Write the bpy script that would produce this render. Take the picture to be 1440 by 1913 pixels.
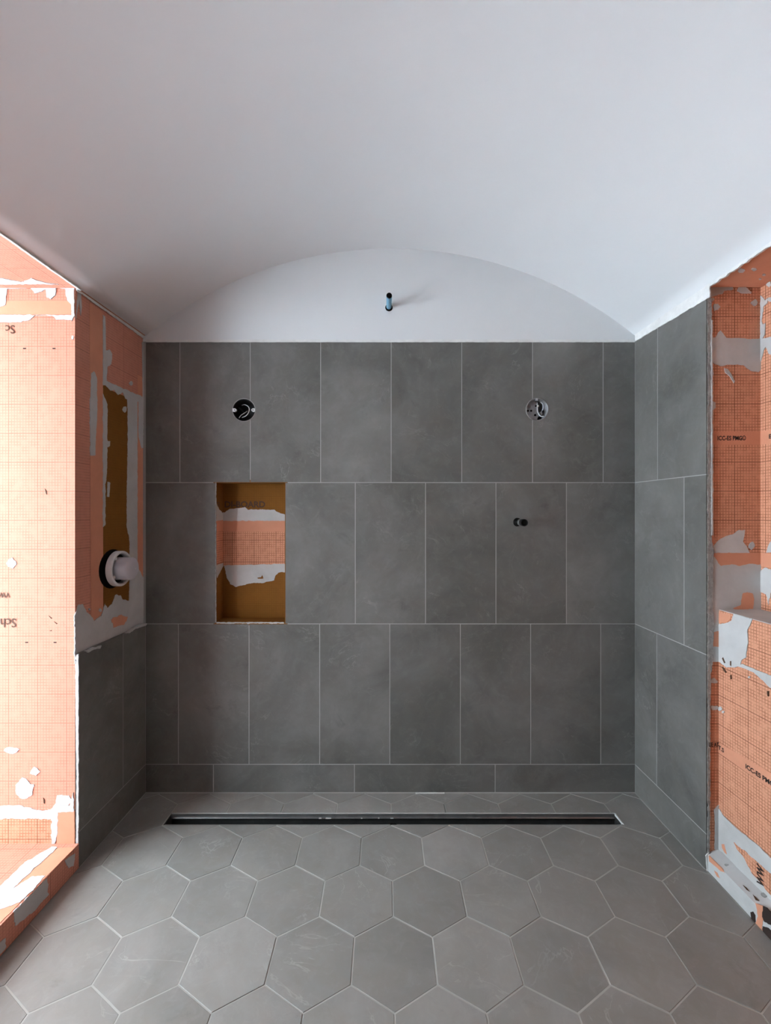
import bpy, bmesh, math, random
from mathutils import Vector, Matrix, noise

random.seed(7)
for o in list(bpy.data.objects):
    bpy.data.objects.remove(o, do_unlink=True)
scene = bpy.context.scene
COL = scene.collection

# ------------------------------------------------------------------ camera
F = 826.0            # focal length in pixels of the 1440 x 1913 frame
S = 427.0            # pixels per metre on the back wall
D = F / S            # distance camera to back wall
H = 524.5 / S        # camera height
cam_d = bpy.data.cameras.new('camera')
cam_d.sensor_fit = 'HORIZONTAL'
cam_d.sensor_width = 36.0
cam_d.lens = 36.0 * F / 1440.0
cam_d.clip_start = 0.02
cam = bpy.data.objects.new('camera', cam_d)
COL.objects.link(cam)
cam.location = (0, 0, H)
cam.rotation_euler = (math.pi / 2, 0, 0)
scene.camera = cam

# ------------------------------------------------------------------ light: daylight through the window opening on the left
world = bpy.data.worlds.new('world')
scene.world = world
world.use_nodes = True
bgn = world.node_tree.nodes['Background']
bgn.inputs['Color'].default_value = (0.77, 0.90, 1.0, 1)
bgn.inputs['Strength'].default_value = 6.0
scene.view_settings.view_transform = 'Standard'
scene.view_settings.look = 'None'
scene.view_settings.exposure = 1.42
scene.view_settings.gamma = 1.0
scene.view_settings.use_curve_mapping = False

WIN_Y0, WIN_Y1 = 0.30, 1.5255      # opening in the left wall
WIN_Z0, WIN_Z1 = 0.085, 2.0
WIN_X = -1.78
ld = bpy.data.lights.new('window_portal', 'AREA')
ld.shape = 'RECTANGLE'
ld.size = WIN_Z1 - WIN_Z0
ld.size_y = WIN_Y1 - WIN_Y0
ld.cycles.is_portal = True
lo = bpy.data.objects.new('window_portal', ld)
COL.objects.link(lo)
lo.location = (WIN_X - 0.06, (WIN_Y0 + WIN_Y1) / 2, (WIN_Z0 + WIN_Z1) / 2)
lo.rotation_euler = (0, -math.pi / 2, 0)

# sun on the terrace outside; it passes over the roof and does not enter the room
sd = bpy.data.lights.new('sun', 'SUN'); sd.energy = 62.0; sd.angle = 0.0093; sd.color = (1.0, 1.0, 1.0)
so = bpy.data.objects.new('sun', sd); COL.objects.link(so)
so.location = (3, -3, 8)
so.rotation_euler = Vector((-0.50, 0.35, -0.80)).to_track_quat('-Z', 'Y').to_euler()

# ------------------------------------------------------------------ helpers: frames
class Frame:
    def __init__(s, o, u, v):
        s.o = Vector(o); s.u = Vector(u).normalized(); s.v = Vector(v).normalized()
        s.n = s.u.cross(s.v)
    def P(s, u, v, n=0.0):
        return s.o + s.u * u + s.v * v + s.n * n

CAM = Vector((0, 0, H))
def hit(fr, px, py, n=0.0):
    """where the line of sight of a measured point meets the plane of a frame: (u, v)"""
    d = Vector(((px - 720.0) / F, 1.0, -(py - 956.5) / F))
    o = fr.o + fr.n * n
    t = (o - CAM).dot(fr.n) / d.dot(fr.n)
    q = CAM + d * t - o
    return (q.dot(fr.u), q.dot(fr.v))

FLARE_L, FLARE_R = 0.0217, 0.0195
def XL(y): return -1.049 - FLARE_L * (D - y)
def XR(y): return 1.091 + FLARE_R * (D - y)
Z = (0, 0, 1)
BACK = Frame((0, D, 0), (1, 0, 0), Z)
LEFT = Frame((XL(D), D, 0), (FLARE_L, 1, 0), Z)            # u = 0 at the back, negative towards the camera
RIGHT = Frame((XR(D), D, 0), (FLARE_R, -1, 0), Z)          # u = 0 at the back, positive towards the camera
YJL, YJR = 1.5255, 1.5200
JL = Frame((0, YJL, 0), (1, 0, 0), Z)
JR = Frame((0, YJR, 0), (1, 0, 0), Z)
RLOW = Frame((1.1445, YJR, 0), (0.03, -1, 0), Z)
RREC = Frame((1.2884, YJR, 0), (0.03, -1, 0), Z)
FLOOR = Frame((0, 0, 0), (1, 0, 0), (0, 1, 0))
SILL = Frame((0, 0, WIN_Z0), (1, 0, 0), (0, 1, 0))
LEDGE_Z = 0.892
SPRING = 2.0
SOFF = Frame((0, 0, SPRING), (1, 0, 0), (0, -1, 0))
MEM = 0.013                                                # tile face stands this far proud of the membrane

# ------------------------------------------------------------------ helpers: materials
def nodes_of(name):
    m = bpy.data.materials.new(name); m.use_nodes = True
    nt = m.node_tree
    return m, nt, nt.nodes['Principled BSDF']
def N(nt, t, **k):
    n = nt.nodes.new(t)
    for a, b in k.items():
        setattr(n, a, b)
    return n
def math_n(nt, op, a, b=None, clamp=False):
    n = N(nt, 'ShaderNodeMath', operation=op); n.use_clamp = clamp
    for i, x in enumerate((a, b)):
        if x is None: continue
        if isinstance(x, (int, float)): n.inputs[i].default_value = x
        else: nt.links.new(x, n.inputs[i])
    return n.outputs[0]
def mixc(nt, fac, a, b, blend='MIX'):
    n = N(nt, 'ShaderNodeMix', data_type='RGBA', blend_type=blend)
    for i, x in ((0, fac), (6, a), (7, b)):
        if isinstance(x, (int, float)): n.inputs[i].default_value = x
        elif isinstance(x, tuple): n.inputs[i].default_value = (*x, 1) if len(x) == 3 else x
        else: nt.links.new(x, n.inputs[i])
    return n.outputs[2]
def noise_n(nt, vec, scale, detail=4, rough=0.55, dist=0.0):
    n = N(nt, 'ShaderNodeTexNoise')
    n.inputs['Scale'].default_value = scale; n.inputs['Detail'].default_value = detail
    n.inputs['Roughness'].default_value = rough; n.inputs['Distortion'].default_value = dist
    nt.links.new(vec, n.inputs['Vector'])
    return n.outputs['Fac']
def ramp(nt, fac, p0, p1):
    n = N(nt, 'ShaderNodeMapRange'); n.inputs[1].default_value = p0; n.inputs[2].default_value = p1
    nt.links.new(fac, n.inputs[0])
    return n.outputs[0]
def bump(nt, bs, h, strength, dist=0.002):
    b = N(nt, 'ShaderNodeBump'); b.inputs['Strength'].default_value = strength; b.inputs['Distance'].default_value = dist
    nt.links.new(h, b.inputs['Height']); nt.links.new(b.outputs[0], bs.inputs['Normal'])

def rand_coord(nt):
    tc = N(nt, 'ShaderNodeTexCoord'); oi = N(nt, 'ShaderNodeObjectInfo')
    v = N(nt, 'ShaderNodeVectorMath', operation='MULTIPLY_ADD')
    nt.links.new(oi.outputs['Random'], v.inputs[0]); v.inputs[1].default_value = (37.0, 19.0, 53.0)
    nt.links.new(tc.outputs['Object'], v.inputs[2])
    return v.outputs[0], oi.outputs['Random']

def mat_tile(name, dark, light, warm, rough=0.5, vary=0.12, spec=0.5):
    m, nt, bs = nodes_of(name)
    v, rnd = rand_coord(nt)
    big = noise_n(nt, v, 2.6, 5, 0.6, 0.6)
    mid = noise_n(nt, v, 11.0, 6, 0.65, 0.8)
    c = mixc(nt, ramp(nt, big, 0.28, 0.72), dark, light)
    cl = noise_n(nt, v, 22.0, 6, 0.7, 1.2)
    c = mixc(nt, math_n(nt, 'MULTIPLY', ramp(nt, cl, 0.5, 0.75), 0.35), c, tuple(x * 1.15 for x in light))
    c = mixc(nt, math_n(nt, 'MULTIPLY', ramp(nt, mid, 0.38, 0.72), 0.45), c, warm)
    vein = noise_n(nt, v, 3.4, 5, 0.62, 1.8)
    vd = math_n(nt, 'ABSOLUTE', math_n(nt, 'SUBTRACT', vein, 0.5))
    vm = math_n(nt, 'MULTIPLY', ramp(nt, vd, 0.012, 0.0), ramp(nt, noise_n(nt, v, 6.0, 3), 0.52, 0.7))
    c = mixc(nt, math_n(nt, 'MULTIPLY', vm, 0.35, True), c, tuple(min(1, x * 1.7) for x in light))
    dk = math_n(nt, 'MULTIPLY', ramp(nt, noise_n(nt, v, 7.5, 7, 0.7, 0.5), 0.60, 0.72), 0.32)
    c = mixc(nt, dk, c, tuple(x * 0.6 for x in dark))
    br = math_n(nt, 'ADD', math_n(nt, 'MULTIPLY', rnd, vary), 1.0 - vary / 2)
    hs = N(nt, 'ShaderNodeHueSaturation'); nt.links.new(c, hs.inputs['Color']); nt.links.new(br, hs.inputs['Value'])
    nt.links.new(hs.outputs[0], bs.inputs['Base Color'])
    r = math_n(nt, 'ADD', math_n(nt, 'MULTIPLY', mid, 0.2), rough - 0.1)
    nt.links.new(r, bs.inputs['Roughness'])
    bs.inputs['Specular IOR Level'].default_value = spec
    hgt = math_n(nt, 'ADD', math_n(nt, 'MULTIPLY', mid, 0.6), math_n(nt, 'MULTIPLY', noise_n(nt, v, 60, 4), 0.25))
    bump(nt, bs, hgt, 0.25, 0.002)
    return m

def mat_plain(name, col, col2=None, rough=0.8, scale=8.0, bstr=0.15, bscale=60, metal=0.0, spec=0.3, bdist=0.001):
    m, nt, bs = nodes_of(name)
    tc = N(nt, 'ShaderNodeTexCoord')
    v = tc.outputs['Object']
    n1 = noise_n(nt, v, scale, 5, 0.6, 0.4)
    c = mixc(nt, ramp(nt, n1, 0.3, 0.7), col, col2 or tuple(x * 0.88 for x in col))
    nt.links.new(c, bs.inputs['Base Color'])
    bs.inputs['Roughness'].default_value = rough
    bs.inputs['Metallic'].default_value = metal
    bs.inputs['Specular IOR Level'].default_value = spec
    if bstr: bump(nt, bs, noise_n(nt, v, bscale, 5), bstr, bdist)
    return m

def mat_membrane(name, base, base2, line, fine=0.6, major=0.8):
    """fleece-faced membrane with a printed centimetre grid (UV in metres)"""
    m, nt, bs = nodes_of(name)
    uv = N(nt, 'ShaderNodeUVMap'); uv.uv_map = 'UVMap'
    tc = N(nt, 'ShaderNodeTexCoord')
    sx = N(nt, 'ShaderNodeSeparateXYZ'); nt.links.new(uv.outputs[0], sx.inputs[0])
    wob = noise_n(nt, tc.outputs['Object'], 30, 2)
    wob = math_n(nt, 'MULTIPLY', math_n(nt, 'SUBTRACT', wob, 0.5), 0.0012)
    def lines(period, half):
        out = None
        for k in (0, 1):
            a = math_n(nt, 'ADD', sx.outputs[k], wob)
            fr = math_n(nt, 'FRACT', math_n(nt, 'DIVIDE', math_n(nt, 'ADD', a, 20.0), period))
            dd = math_n(nt, 'MULTIPLY', math_n(nt, 'MINIMUM', fr, math_n(nt, 'SUBTRACT', 1.0, fr)), period)
            l = ramp(nt, dd, half, half * 0.45)
            out = l if out is None else math_n(nt, 'MAXIMUM', out, l)
        return out
    n1 = noise_n(nt, tc.outputs['Object'], 5, 4, 0.6)
    n2 = noise_n(nt, tc.outputs['Object'], 90, 3, 0.6)
    c = mixc(nt, ramp(nt, n1, 0.3, 0.7), base, base2)
    broken = ramp(nt, noise_n(nt, tc.outputs['Object'], 45, 3), 0.25, 0.6)
    f = math_n(nt, 'MULTIPLY', math_n(nt, 'MULTIPLY', lines(0.01, 0.0019), fine), broken)
    c = mixc(nt, f, c, line)
    c = mixc(nt, math_n(nt, 'MULTIPLY', lines(0.1, 0.0017), major), c, tuple(x * 0.6 for x in line))
    c = mixc(nt, math_n(nt, 'MULTIPLY', ramp(nt, n2, 0.5, 0.8), 0.25), c, tuple(min(1, x * 1.25) for x in base))
    nt.links.new(c, bs.inputs['Base Color'])
    bs.inputs['Roughness'].default_value = 0.85
    bs.inputs['Specular IOR Level'].default_value = 0.25
    bump(nt, bs, math_n(nt, 'ADD', math_n(nt, 'MULTIPLY', n2, 0.6), math_n(nt, 'MULTIPLY', f, -0.6)), 0.35, 0.0015)
    return m

M = {}
M['wall_tile'] = mat_tile('slate_wall_tile', (0.087, 0.086, 0.079), (0.200, 0.195, 0.182), (0.130, 0.121, 0.100), 0.5, 0.16, 0.35)
M['floor_tile'] = mat_tile('slate_floor_tile', (0.205, 0.199, 0.185), (0.320, 0.311, 0.292), (0.240, 0.222, 0.185), 0.52, 0.16)
M['grout'] = mat_plain('pale_grout', (0.40, 0.39, 0.37), rough=0.9, bscale=200)
M['floor_grout'] = mat_plain('floor_grout', (0.42, 0.405, 0.375), rough=0.9, bscale=200)
M['plaster'] = mat_plain('white_plaster', (0.73, 0.73, 0.73), (0.705, 0.71, 0.715), rough=0.75, scale=2.5, bstr=0.08, bscale=25)
M['bead'] = mat_plain('plaster_bead', (0.80, 0.79, 0.77), (0.66, 0.65, 0.63), rough=0.8, scale=25, bstr=0.4, bscale=60, bdist=0.003)
M['mortar'] = mat_plain('grey_white_mortar', (0.57, 0.565, 0.555), (0.47, 0.465, 0.455), rough=0.9, scale=9, bstr=0.45, bscale=70, bdist=0.002)
M['mortar_dark'] = mat_plain('rough_mortar', (0.40, 0.39, 0.37), (0.22, 0.21, 0.20), rough=0.95, scale=60, bstr=0.9, bscale=120, bdist=0.004)
M['membrane'] = mat_membrane('orange_membrane', (0.72, 0.34, 0.21), (0.66, 0.315, 0.195), (0.30, 0.10, 0.045), 0.75, 0.75)
M['membrane_washed'] = mat_membrane('light_washed_membrane', (0.66, 0.290, 0.20), (0.62, 0.27, 0.185), (0.42, 0.17, 0.11), 0.6, 0.5)  # same membrane as above; grid lines paled to imitate overexposure by window light
M['band'] = mat_plain('smooth_orange_band', (0.70, 0.31, 0.19), (0.63, 0.28, 0.17), rough=0.8, scale=14, bstr=0.2, bscale=180)
M['amber'] = mat_membrane('amber_board', (0.25, 0.104, 0.016), (0.21, 0.086, 0.013), (0.15, 0.055, 0.008), 0.3, 0.12)
M['ink'] = mat_plain('dark_ink', (0.035, 0.022, 0.018), rough=0.7, bstr=0)
M['ink_soft'] = mat_plain('brown_ink', (0.10, 0.05, 0.028), rough=0.7, bstr=0)
M['black'] = mat_plain('black_plastic', (0.006, 0.006, 0.006), rough=0.5, bstr=0)
M['hole'] = mat_plain('dark_cavity', (0.010, 0.009, 0.008), rough=0.95, bstr=0, spec=0.05)  # near-black colour stands in for the shade inside holes and gaps
M['white_plastic'] = mat_plain('white_plastic', (0.72, 0.72, 0.72), rough=0.4, bstr=0.05, spec=0.5)
M['grey_plastic'] = mat_plain('milky_grey_plastic', (0.55, 0.55, 0.60), (0.49, 0.49, 0.54), rough=0.32, bstr=0, spec=0.5)
M['blue_plastic'] = mat_plain('blue_pipe', (0.17, 0.36, 0.48), (0.12, 0.28, 0.40), rough=0.3, bstr=0, spec=0.5)
M['chrome'] = mat_plain('bright_metal', (0.75, 0.75, 0.74), rough=0.2, bstr=0, metal=1.0)
M['steel'] = mat_plain('drain_steel', (0.36, 0.36, 0.35), (0.26, 0.26, 0.25), rough=0.4, bstr=0.1, metal=0.8, scale=20)
M['shaded_steel'] = mat_plain('shadowed_channel_steel', (0.05, 0.05, 0.048), (0.03, 0.03, 0.029), rough=0.6, bstr=0.1, metal=0.3, scale=20)  # drain steel darkened to paint in the shade deep in the channel
M['galv'] = mat_plain('galvanised_box', (0.34, 0.35, 0.36), (0.22, 0.22, 0.23), rough=0.45, bstr=0.2, metal=0.6, scale=40)
M['caulk'] = mat_plain('white_caulk', (0.70, 0.70, 0.68), rough=0.6, bstr=0.1)
M['frame'] = mat_plain('window_frame_paint', (0.70, 0.70, 0.69), rough=0.45, bstr=0.02)
M['render'] = mat_plain('grey_render', (0.22, 0.22, 0.22), (0.18, 0.18, 0.18), rough=0.9, bstr=0.3, bscale=40)
M['terrace'] = mat_plain('terrace_paving', (0.38, 0.42, 0.46), (0.32, 0.36, 0.395), rough=0.9, bstr=0.3, bscale=20)
M['concrete'] = mat_plain('screed', (0.30, 0.30, 0.29), (0.24, 0.24, 0.23), rough=0.9, bstr=0.4, bscale=40)
def mat_glass():
    m, nt, bs = nodes_of('window_glass')
    t = N(nt, 'ShaderNodeBsdfTransparent'); g = N(nt, 'ShaderNodeBsdfGlossy'); g.inputs['Roughness'].default_value = 0.02
    mx = N(nt, 'ShaderNodeMixShader'); mx.inputs[0].default_value = 0.05
    nt.links.new(t.outputs[0], mx.inputs[1]); nt.links.new(g.outputs[0], mx.inputs[2])
    nt.links.new(mx.outputs[0], nt.nodes['Material Output'].inputs['Surface'])
    return m
M['glass'] = mat_glass()

# ------------------------------------------------------------------ helpers: geometry
class MB:
    """collects faces with metre UVs; build() links one mesh object"""
    def __init__(s): s.v = []; s.f = []; s.uv = []; s.sm = []
    def add(s, verts, faces, uvs=None, smooth=False):
        b = len(s.v)
        s.v += [tuple(p) for p in verts]
        uvs = uvs or [(0.0, 0.0)] * len(verts)
        s.uv += uvs
        for f in faces:
            s.f.append(tuple(b + i for i in f)); s.sm.append(smooth)
        return s
    def build(s, name, mat, parent=None):
        me = bpy.data.meshes.new(name)
        me.from_pydata(s.v, [], s.f); me.update()
        ul = me.uv_layers.new(name='UVMap')
        for lp in me.loops:
            ul.data[lp.index].uv = s.uv[lp.vertex_index]
        for p, q in zip(me.polygons, s.sm): p.use_smooth = q
        me.materials.append(M[mat])
        o = bpy.data.objects.new(name, me); COL.objects.link(o)
        if parent: o.parent = parent
        return o

def area(p): return 0.5 * sum(p[i][0] * p[(i + 1) % len(p)][1] - p[(i + 1) % len(p)][0] * p[i][1] for i in range(len(p)))
def ccw(p): return p if area(p) > 0 else p[::-1]
def offset(p, d):
    """move every edge of a ccw polygon inwards by d"""
    out = []; n = len(p)
    for i in range(n):
        a, b, c = p[i - 1], p[i], p[(i + 1) % n]
        e1 = (b[0] - a[0], b[1] - a[1]); e2 = (c[0] - b[0], c[1] - b[1])
        l1 = math.hypot(*e1) or 1e-9; l2 = math.hypot(*e2) or 1e-9
        n1 = (-e1[1] / l1, e1[0] / l1); n2 = (-e2[1] / l2, e2[0] / l2)
        k = 1 + n1[0] * n2[0] + n1[1] * n2[1]
        k = max(k, 0.35)
        out.append((b[0] + (n1[0] + n2[0]) * d / k, b[1] + (n1[1] + n2[1]) * d / k))
    return out
def clip(p, a, b, c):
    """keep the side a*x + b*y <= c"""
    out = []
    for i in range(len(p)):
        q, r = p[i], p[(i + 1) % len(p)]
        dq = a * q[0] + b * q[1] - c; dr = a * r[0] + b * r[1] - c
        if dq <= 0: out.append(q)
        if dq * dr < 0:
            t = dq / (dq - dr); out.append((q[0] + (r[0] - q[0]) * t, q[1] + (r[1] - q[1]) * t))
    return out
def prism(fr, poly, n0, n1, ch=0.0, mb=None):
    mb = mb or MB()
    p = ccw(poly); k = len(p)
    if ch > 0:
        q = offset(p, ch)
        rings = [(p, n0), (p, n1 - ch), (q, n1)]
    else:
        rings = [(p, n0), (p, n1)]
    vs = []; uvs = []
    for r, n in rings:
        for a in r:
            vs.append(fr.P(a[0], a[1], n)); uvs.append((a[0], a[1]))
    fs = [tuple(range(k))[::-1], tuple(range(k * (len(rings) - 1), k * len(rings)))]
    for j in range(len(rings) - 1):
        for i in range(k):
            i2 = (i + 1) % k
            fs.append((j * k + i, j * k + i2, (j + 1) * k + i2, (j + 1) * k + i))
    return mb.add(vs, fs, uvs)
def rect(u0, v0, u1, v1): return [(u0, v0), (u1, v0), (u1, v1), (u0, v1)]
def fbox(fr, u0, u1, v0, v1, n0, n1, mb=None): return prism(fr, rect(u0, v0, u1, v1), n0, n1, 0, mb)
def circle(cu, cv, r, k=32, ry=None):
    return [(cu + r * math.cos(2 * math.pi * i / k), cv + (ry or r) * math.sin(2 * math.pi * i / k)) for i in range(k)]
def wbox(mb, x0, x1, y0, y1, z0, z1):
    """axis box whose side faces carry metre UVs"""
    for fr, pl in (
        (Frame((0, y0, 0), (1, 0, 0), Z), rect(x0, z0, x1, z1)), (Frame((0, y1, 0), (-1, 0, 0), Z), rect(-x1, z0, -x0, z1)),
        (Frame((x1, 0, 0), (0, 1, 0), Z), rect(y0, z0, y1, z1)), (Frame((x0, 0, 0), (0, -1, 0), Z), rect(-y1, z0, -y0, z1)),
        (Frame((0, 0, z1), (1, 0, 0), (0, 1, 0)), rect(x0, y0, x1, y1)), (Frame((0, 0, z0), (1, 0, 0), (0, -1, 0)), rect(x0, -y1, x1, -y0))):
        mb.add([fr.P(*a) for a in pl], [(0, 1, 2, 3)], list(pl))
    return mb
def slab(mb, pts, z0, z1):
    """vertical prism over a floor outline, side faces with metre UVs"""
    p = ccw(pts); k = len(p)
    mb.add([(a[0], a[1], z1) for a in p], [tuple(range(k))], list(p))
    mb.add([(a[0], a[1], z0) for a in p], [tuple(range(k))[::-1]], list(p))
    run = 0.0
    for i in range(k):
        a, b = p[i], p[(i + 1) % k]
        l = math.hypot(b[0] - a[0], b[1] - a[1])
        ua, ub = (a[0], b[0]) if abs(b[0] - a[0]) > abs(b[1] - a[1]) else (a[1], b[1])
        mb.add([(a[0], a[1], z0), (b[0], b[1], z0), (b[0], b[1], z1), (a[0], a[1], z1)], [(0, 1, 2, 3)],
               [(ua, z0), (ub, z0), (ub, z1), (ua, z1)])
    return mb
def tube(pts, r, k=10, mb=None, cap=True):
    mb = mb or MB(); pts = [Vector(p) for p in pts]; vs = []
    up = Vector((0.31, 0.2, 0.93))
    for i, p in enumerate(pts):
        t = (pts[min(i + 1, len(pts) - 1)] - pts[max(i - 1, 0)]).normalized()
        a = t.cross(up).normalized(); b = t.cross(a)
        for j in range(k):
            w = 2 * math.pi * j / k
            vs.append(p + (a * math.cos(w) + b * math.sin(w)) * r)
    fs = []
    for i in range(len(pts) - 1):
        for j in range(k):
            j2 = (j + 1) % k
            fs.append((i * k + j, i * k + j2, (i + 1) * k + j2, (i + 1) * k + j))
    mb.add(vs, fs, smooth=True)
    if cap:
        mb.add(vs[:k], [tuple(range(k))]); mb.add(vs[-k:], [tuple(range(k))[::-1]])
    return mb
def lathe(fr, cu, cv, prof, k=36, mb=None, smooth=True):
    """profile (radius, n) turned about the frame normal through (cu, cv)"""
    mb = mb or MB(); vs = []
    for r, n in prof:
        for j in range(k):
            w = 2 * math.pi * j / k
            vs.append(fr.P(cu + r * math.cos(w), cv + r * math.sin(w), n))
    fs = []
    for i in range(len(prof) - 1):
        for j in range(k):
            j2 = (j + 1) % k
            fs.append((i * k + j, i * k + j2, (i + 1) * k + j2, (i + 1) * k + j))
    return mb.add(vs, fs, smooth=smooth)
def jag(poly, amp=0.003, seg=0.006):
    p = ccw(poly); out = []; s0 = random.random() * 100
    run = 0.0
    for i in range(len(p)):
        a, b = p[i], p[(i + 1) % len(p)]
        l = math.hypot(b[0] - a[0], b[1] - a[1])
        if l < 1e-6: continue
        nx, ny = -(b[1] - a[1]) / l, (b[0] - a[0]) / l
        k = max(1, int(l / seg))
        for j in range(k):
            t = j / k
            q = run + l * t
            w = noise.noise((q * 60 + s0, s0, 0)) + 0.6 * noise.noise((q * 170, s0, 3.1)) + 0.35 * noise.noise((q * 420, s0, 9.1))
            w *= amp * 1.35
            out.append((a[0] + (b[0] - a[0]) * t + nx * w, a[1] + (b[1] - a[1]) * t + ny * w))
        run += l
    return out
def patch(name, fr, pxs, n, mat, parent, base=0.0, amp=0.003, seg=0.004, thick=0.003):
    seg = min(seg, 0.004)
    """an irregular layer lying on a wall plane; outline measured in the photograph, laid on the wall"""
    uv = [hit(fr, x, y, base) for x, y in pxs]
    poly = jag(uv, amp, seg) if amp else ccw(uv)
    return prism(fr, poly, base + n - thick, base + n).build(name, mat, parent)
def blob(cx, cy, rx, ry, k=12, wob=0.25):
    return [(cx + rx * (1 + random.uniform(-wob, wob)) * math.cos(2 * math.pi * i / k),
             cy + ry * (1 + random.uniform(-wob, wob)) * math.sin(2 * math.pi * i / k)) for i in range(k)]
def tag(o, label, cat, kind=None, group=None):
    o['label'] = label; o['category'] = cat
    if kind: o['kind'] = kind
    if group: o['group'] = group
    return o
def empty(name, loc):
    o = bpy.data.objects.new(name, None); COL.objects.link(o); o.location = loc
    o.empty_display_size = 0.05
    return o
def adopt(o, parent):
    o.parent = parent; o.matrix_parent_inverse = parent.matrix_world.inverted()
    return o
def lettering(txt, fr, u, v, size, mat, parent, n=0.0015, rot=0.0, bold=0.0, width=1.0, name='lettering'):
    cu = bpy.data.curves.new('t', 'FONT'); cu.body = txt; cu.size = size; cu.offset = bold; cu.resolution_u = 3
    to = bpy.data.objects.new('t', cu); COL.objects.link(to)
    bpy.context.view_layer.update()
    me = bpy.data.meshes.new_from_object(to.evaluated_get(bpy.context.evaluated_depsgraph_get()))
    bpy.data.objects.remove(to)
    c, s = math.cos(rot), math.sin(rot)
    for w in me.vertices:
        x, y = w.co.x * width, w.co.y
        w.co = fr.P(u + x * c - y * s, v + x * s + y * c, n)
    me.materials.clear(); me.materials.append(M[mat]); me.name = name
    o = bpy.data.objects.new(name, me); COL.objects.link(o); o.parent = parent
    return o

# ================================================================== STRUCTURE
YB = -3.0                       # the room goes on behind the camera
def bu(x): return (x - 720.0) / S
def bv(y): return H - (y - 956.5) / S

# ---- back wall with openings for the boxes, the niche and the pipes
BOX1 = (bu(455.5), bv(766)); BOX2 = (bu(1003), bv(765)); RBOX = 0.0495
NI = (bu(403), bv(1163), bu(532), bv(901.5))
STUB = (bu(966.5), bv(975.5)); PIPE = (bu(726.5), bv(574.5))
def holes_prism(fr, outer, holes, n0, n1):
    mb = MB(); bm = bmesh.new(); edges = []
    for lp in [outer] + holes:
        vv = [bm.verts.new((a[0], a[1], 0)) for a in lp]
        edges += [bm.edges.new((vv[i], vv[(i + 1) % len(vv)])) for i in range(len(vv))]
    bmesh.ops.triangle_fill(bm, use_beauty=True, use_dissolve=False, edges=edges, normal=(0, 0, 1))
    bm.verts.index_update()
    co = [(v.co.x, v.co.y) for v in bm.verts]
    tri = []
    for f in bm.faces:
        ids = [v.index for v in f.verts]
        if area([co[i] for i in ids]) < 0: ids = ids[::-1]
        tri.append(tuple(ids))
    bm.free()
    mb.add([fr.P(a[0], a[1], n1) for a in co], tri, co)
    for lp in [ccw(outer)] + [ccw(h)[::-1] for h in holes]:
        k = len(lp)
        vs = [fr.P(a[0], a[1], n0) for a in lp] + [fr.P(a[0], a[1], n1) for a in lp]
        mb.add(vs, [(i, (i + 1) % k, k + (i + 1) % k, k + i) for i in range(k)], [(a[0], a[1]) for a in lp] * 2)
    return mb
mb = holes_prism(BACK, rect(-1.25, -0.1, 1.25, 1.985),
                 [circle(*BOX1, RBOX), circle(*BOX2, RBOX), rect(NI[0] - .012, NI[1] - .012, NI[2] + .012, NI[3] + .012), circle(*STUB, 0.022, 16)], -0.14, -0.0006)
fbox(BACK, -1.25, 1.25, -0.1, 1.985, -0.22, -0.14, mb)
wall_back = tag(mb.build('wall_back', 'grout'), 'back wall of the shower alcove covered in large grey slate tiles', 'wall', 'structure')

G = 0.0016       # half joint
def wtile(fr, u0, v0, u1, v1, parent, n1=0.0, n0=-0.011, g=(1, 1, 1, 1), poly=None, mat='wall_tile', back=-0.0105):
    p = poly or rect(u0 + G * g[0], v0 + G * g[1], u1 - G * g[2], v1 - G * g[3])
    dz = random.uniform(-0.0002, 0.0002)
    return prism(fr, p, back, n1 + dz, 0.0004).build('tile', mat, parent)
def rect_minus_circle(u0, v0, u1, v1, c, r, side, k=18):
    """rectangle with a round bite out of its right (side=1) or left (side=-1) edge"""
    e = u1 if side > 0 else u0
    h = math.sqrt(r * r - (e - c[0]) ** 2)
    a0 = math.atan2(-h, e - c[0]); a1 = math.atan2(h, e - c[0])
    arc = []
    if side > 0:      # run from the lower crossing through the left of the circle to the upper one
        s = a0; t = a1 - 2 * math.pi
        arc = [(c[0] + r * math.cos(s + (t - s) * i / k), c[1] + r * math.sin(s + (t - s) * i / k)) for i in range(k + 1)]
        return [(u0, v0), (u1, v0)] + arc + [(u1, v1), (u0, v1)]
    s = a1; t = a0
    arc = [(c[0] + r * math.cos(s + (t - s) * i / k), c[1] + r * math.sin(s + (t - s) * i / k)) for i in range(k + 1)]
    return [(u0, v0), (u1, v0), (u1, v1), (u0, v1)] + arc
EB0, EB1 = bu(271.5), bu(1186.5)
rows = [
    (bv(901.5), bv(639.5), [None, 336, 467.3, 598.8, 730.6, 862.4, 994.6, 1126.5, None]),
    (bv(1165.5), bv(901.5), [None, 402.5, -1, 532.5, 663.5, 794.8, 926.3, 1057.8, None]),
    (bv(1428), bv(1165.5), [None, 333, 465, 597, 728, 859.7, 991, 1122, None]),
    (bv(1481), bv(1428), [None, 398.5, 661.8, 924.8, None])]
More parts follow.
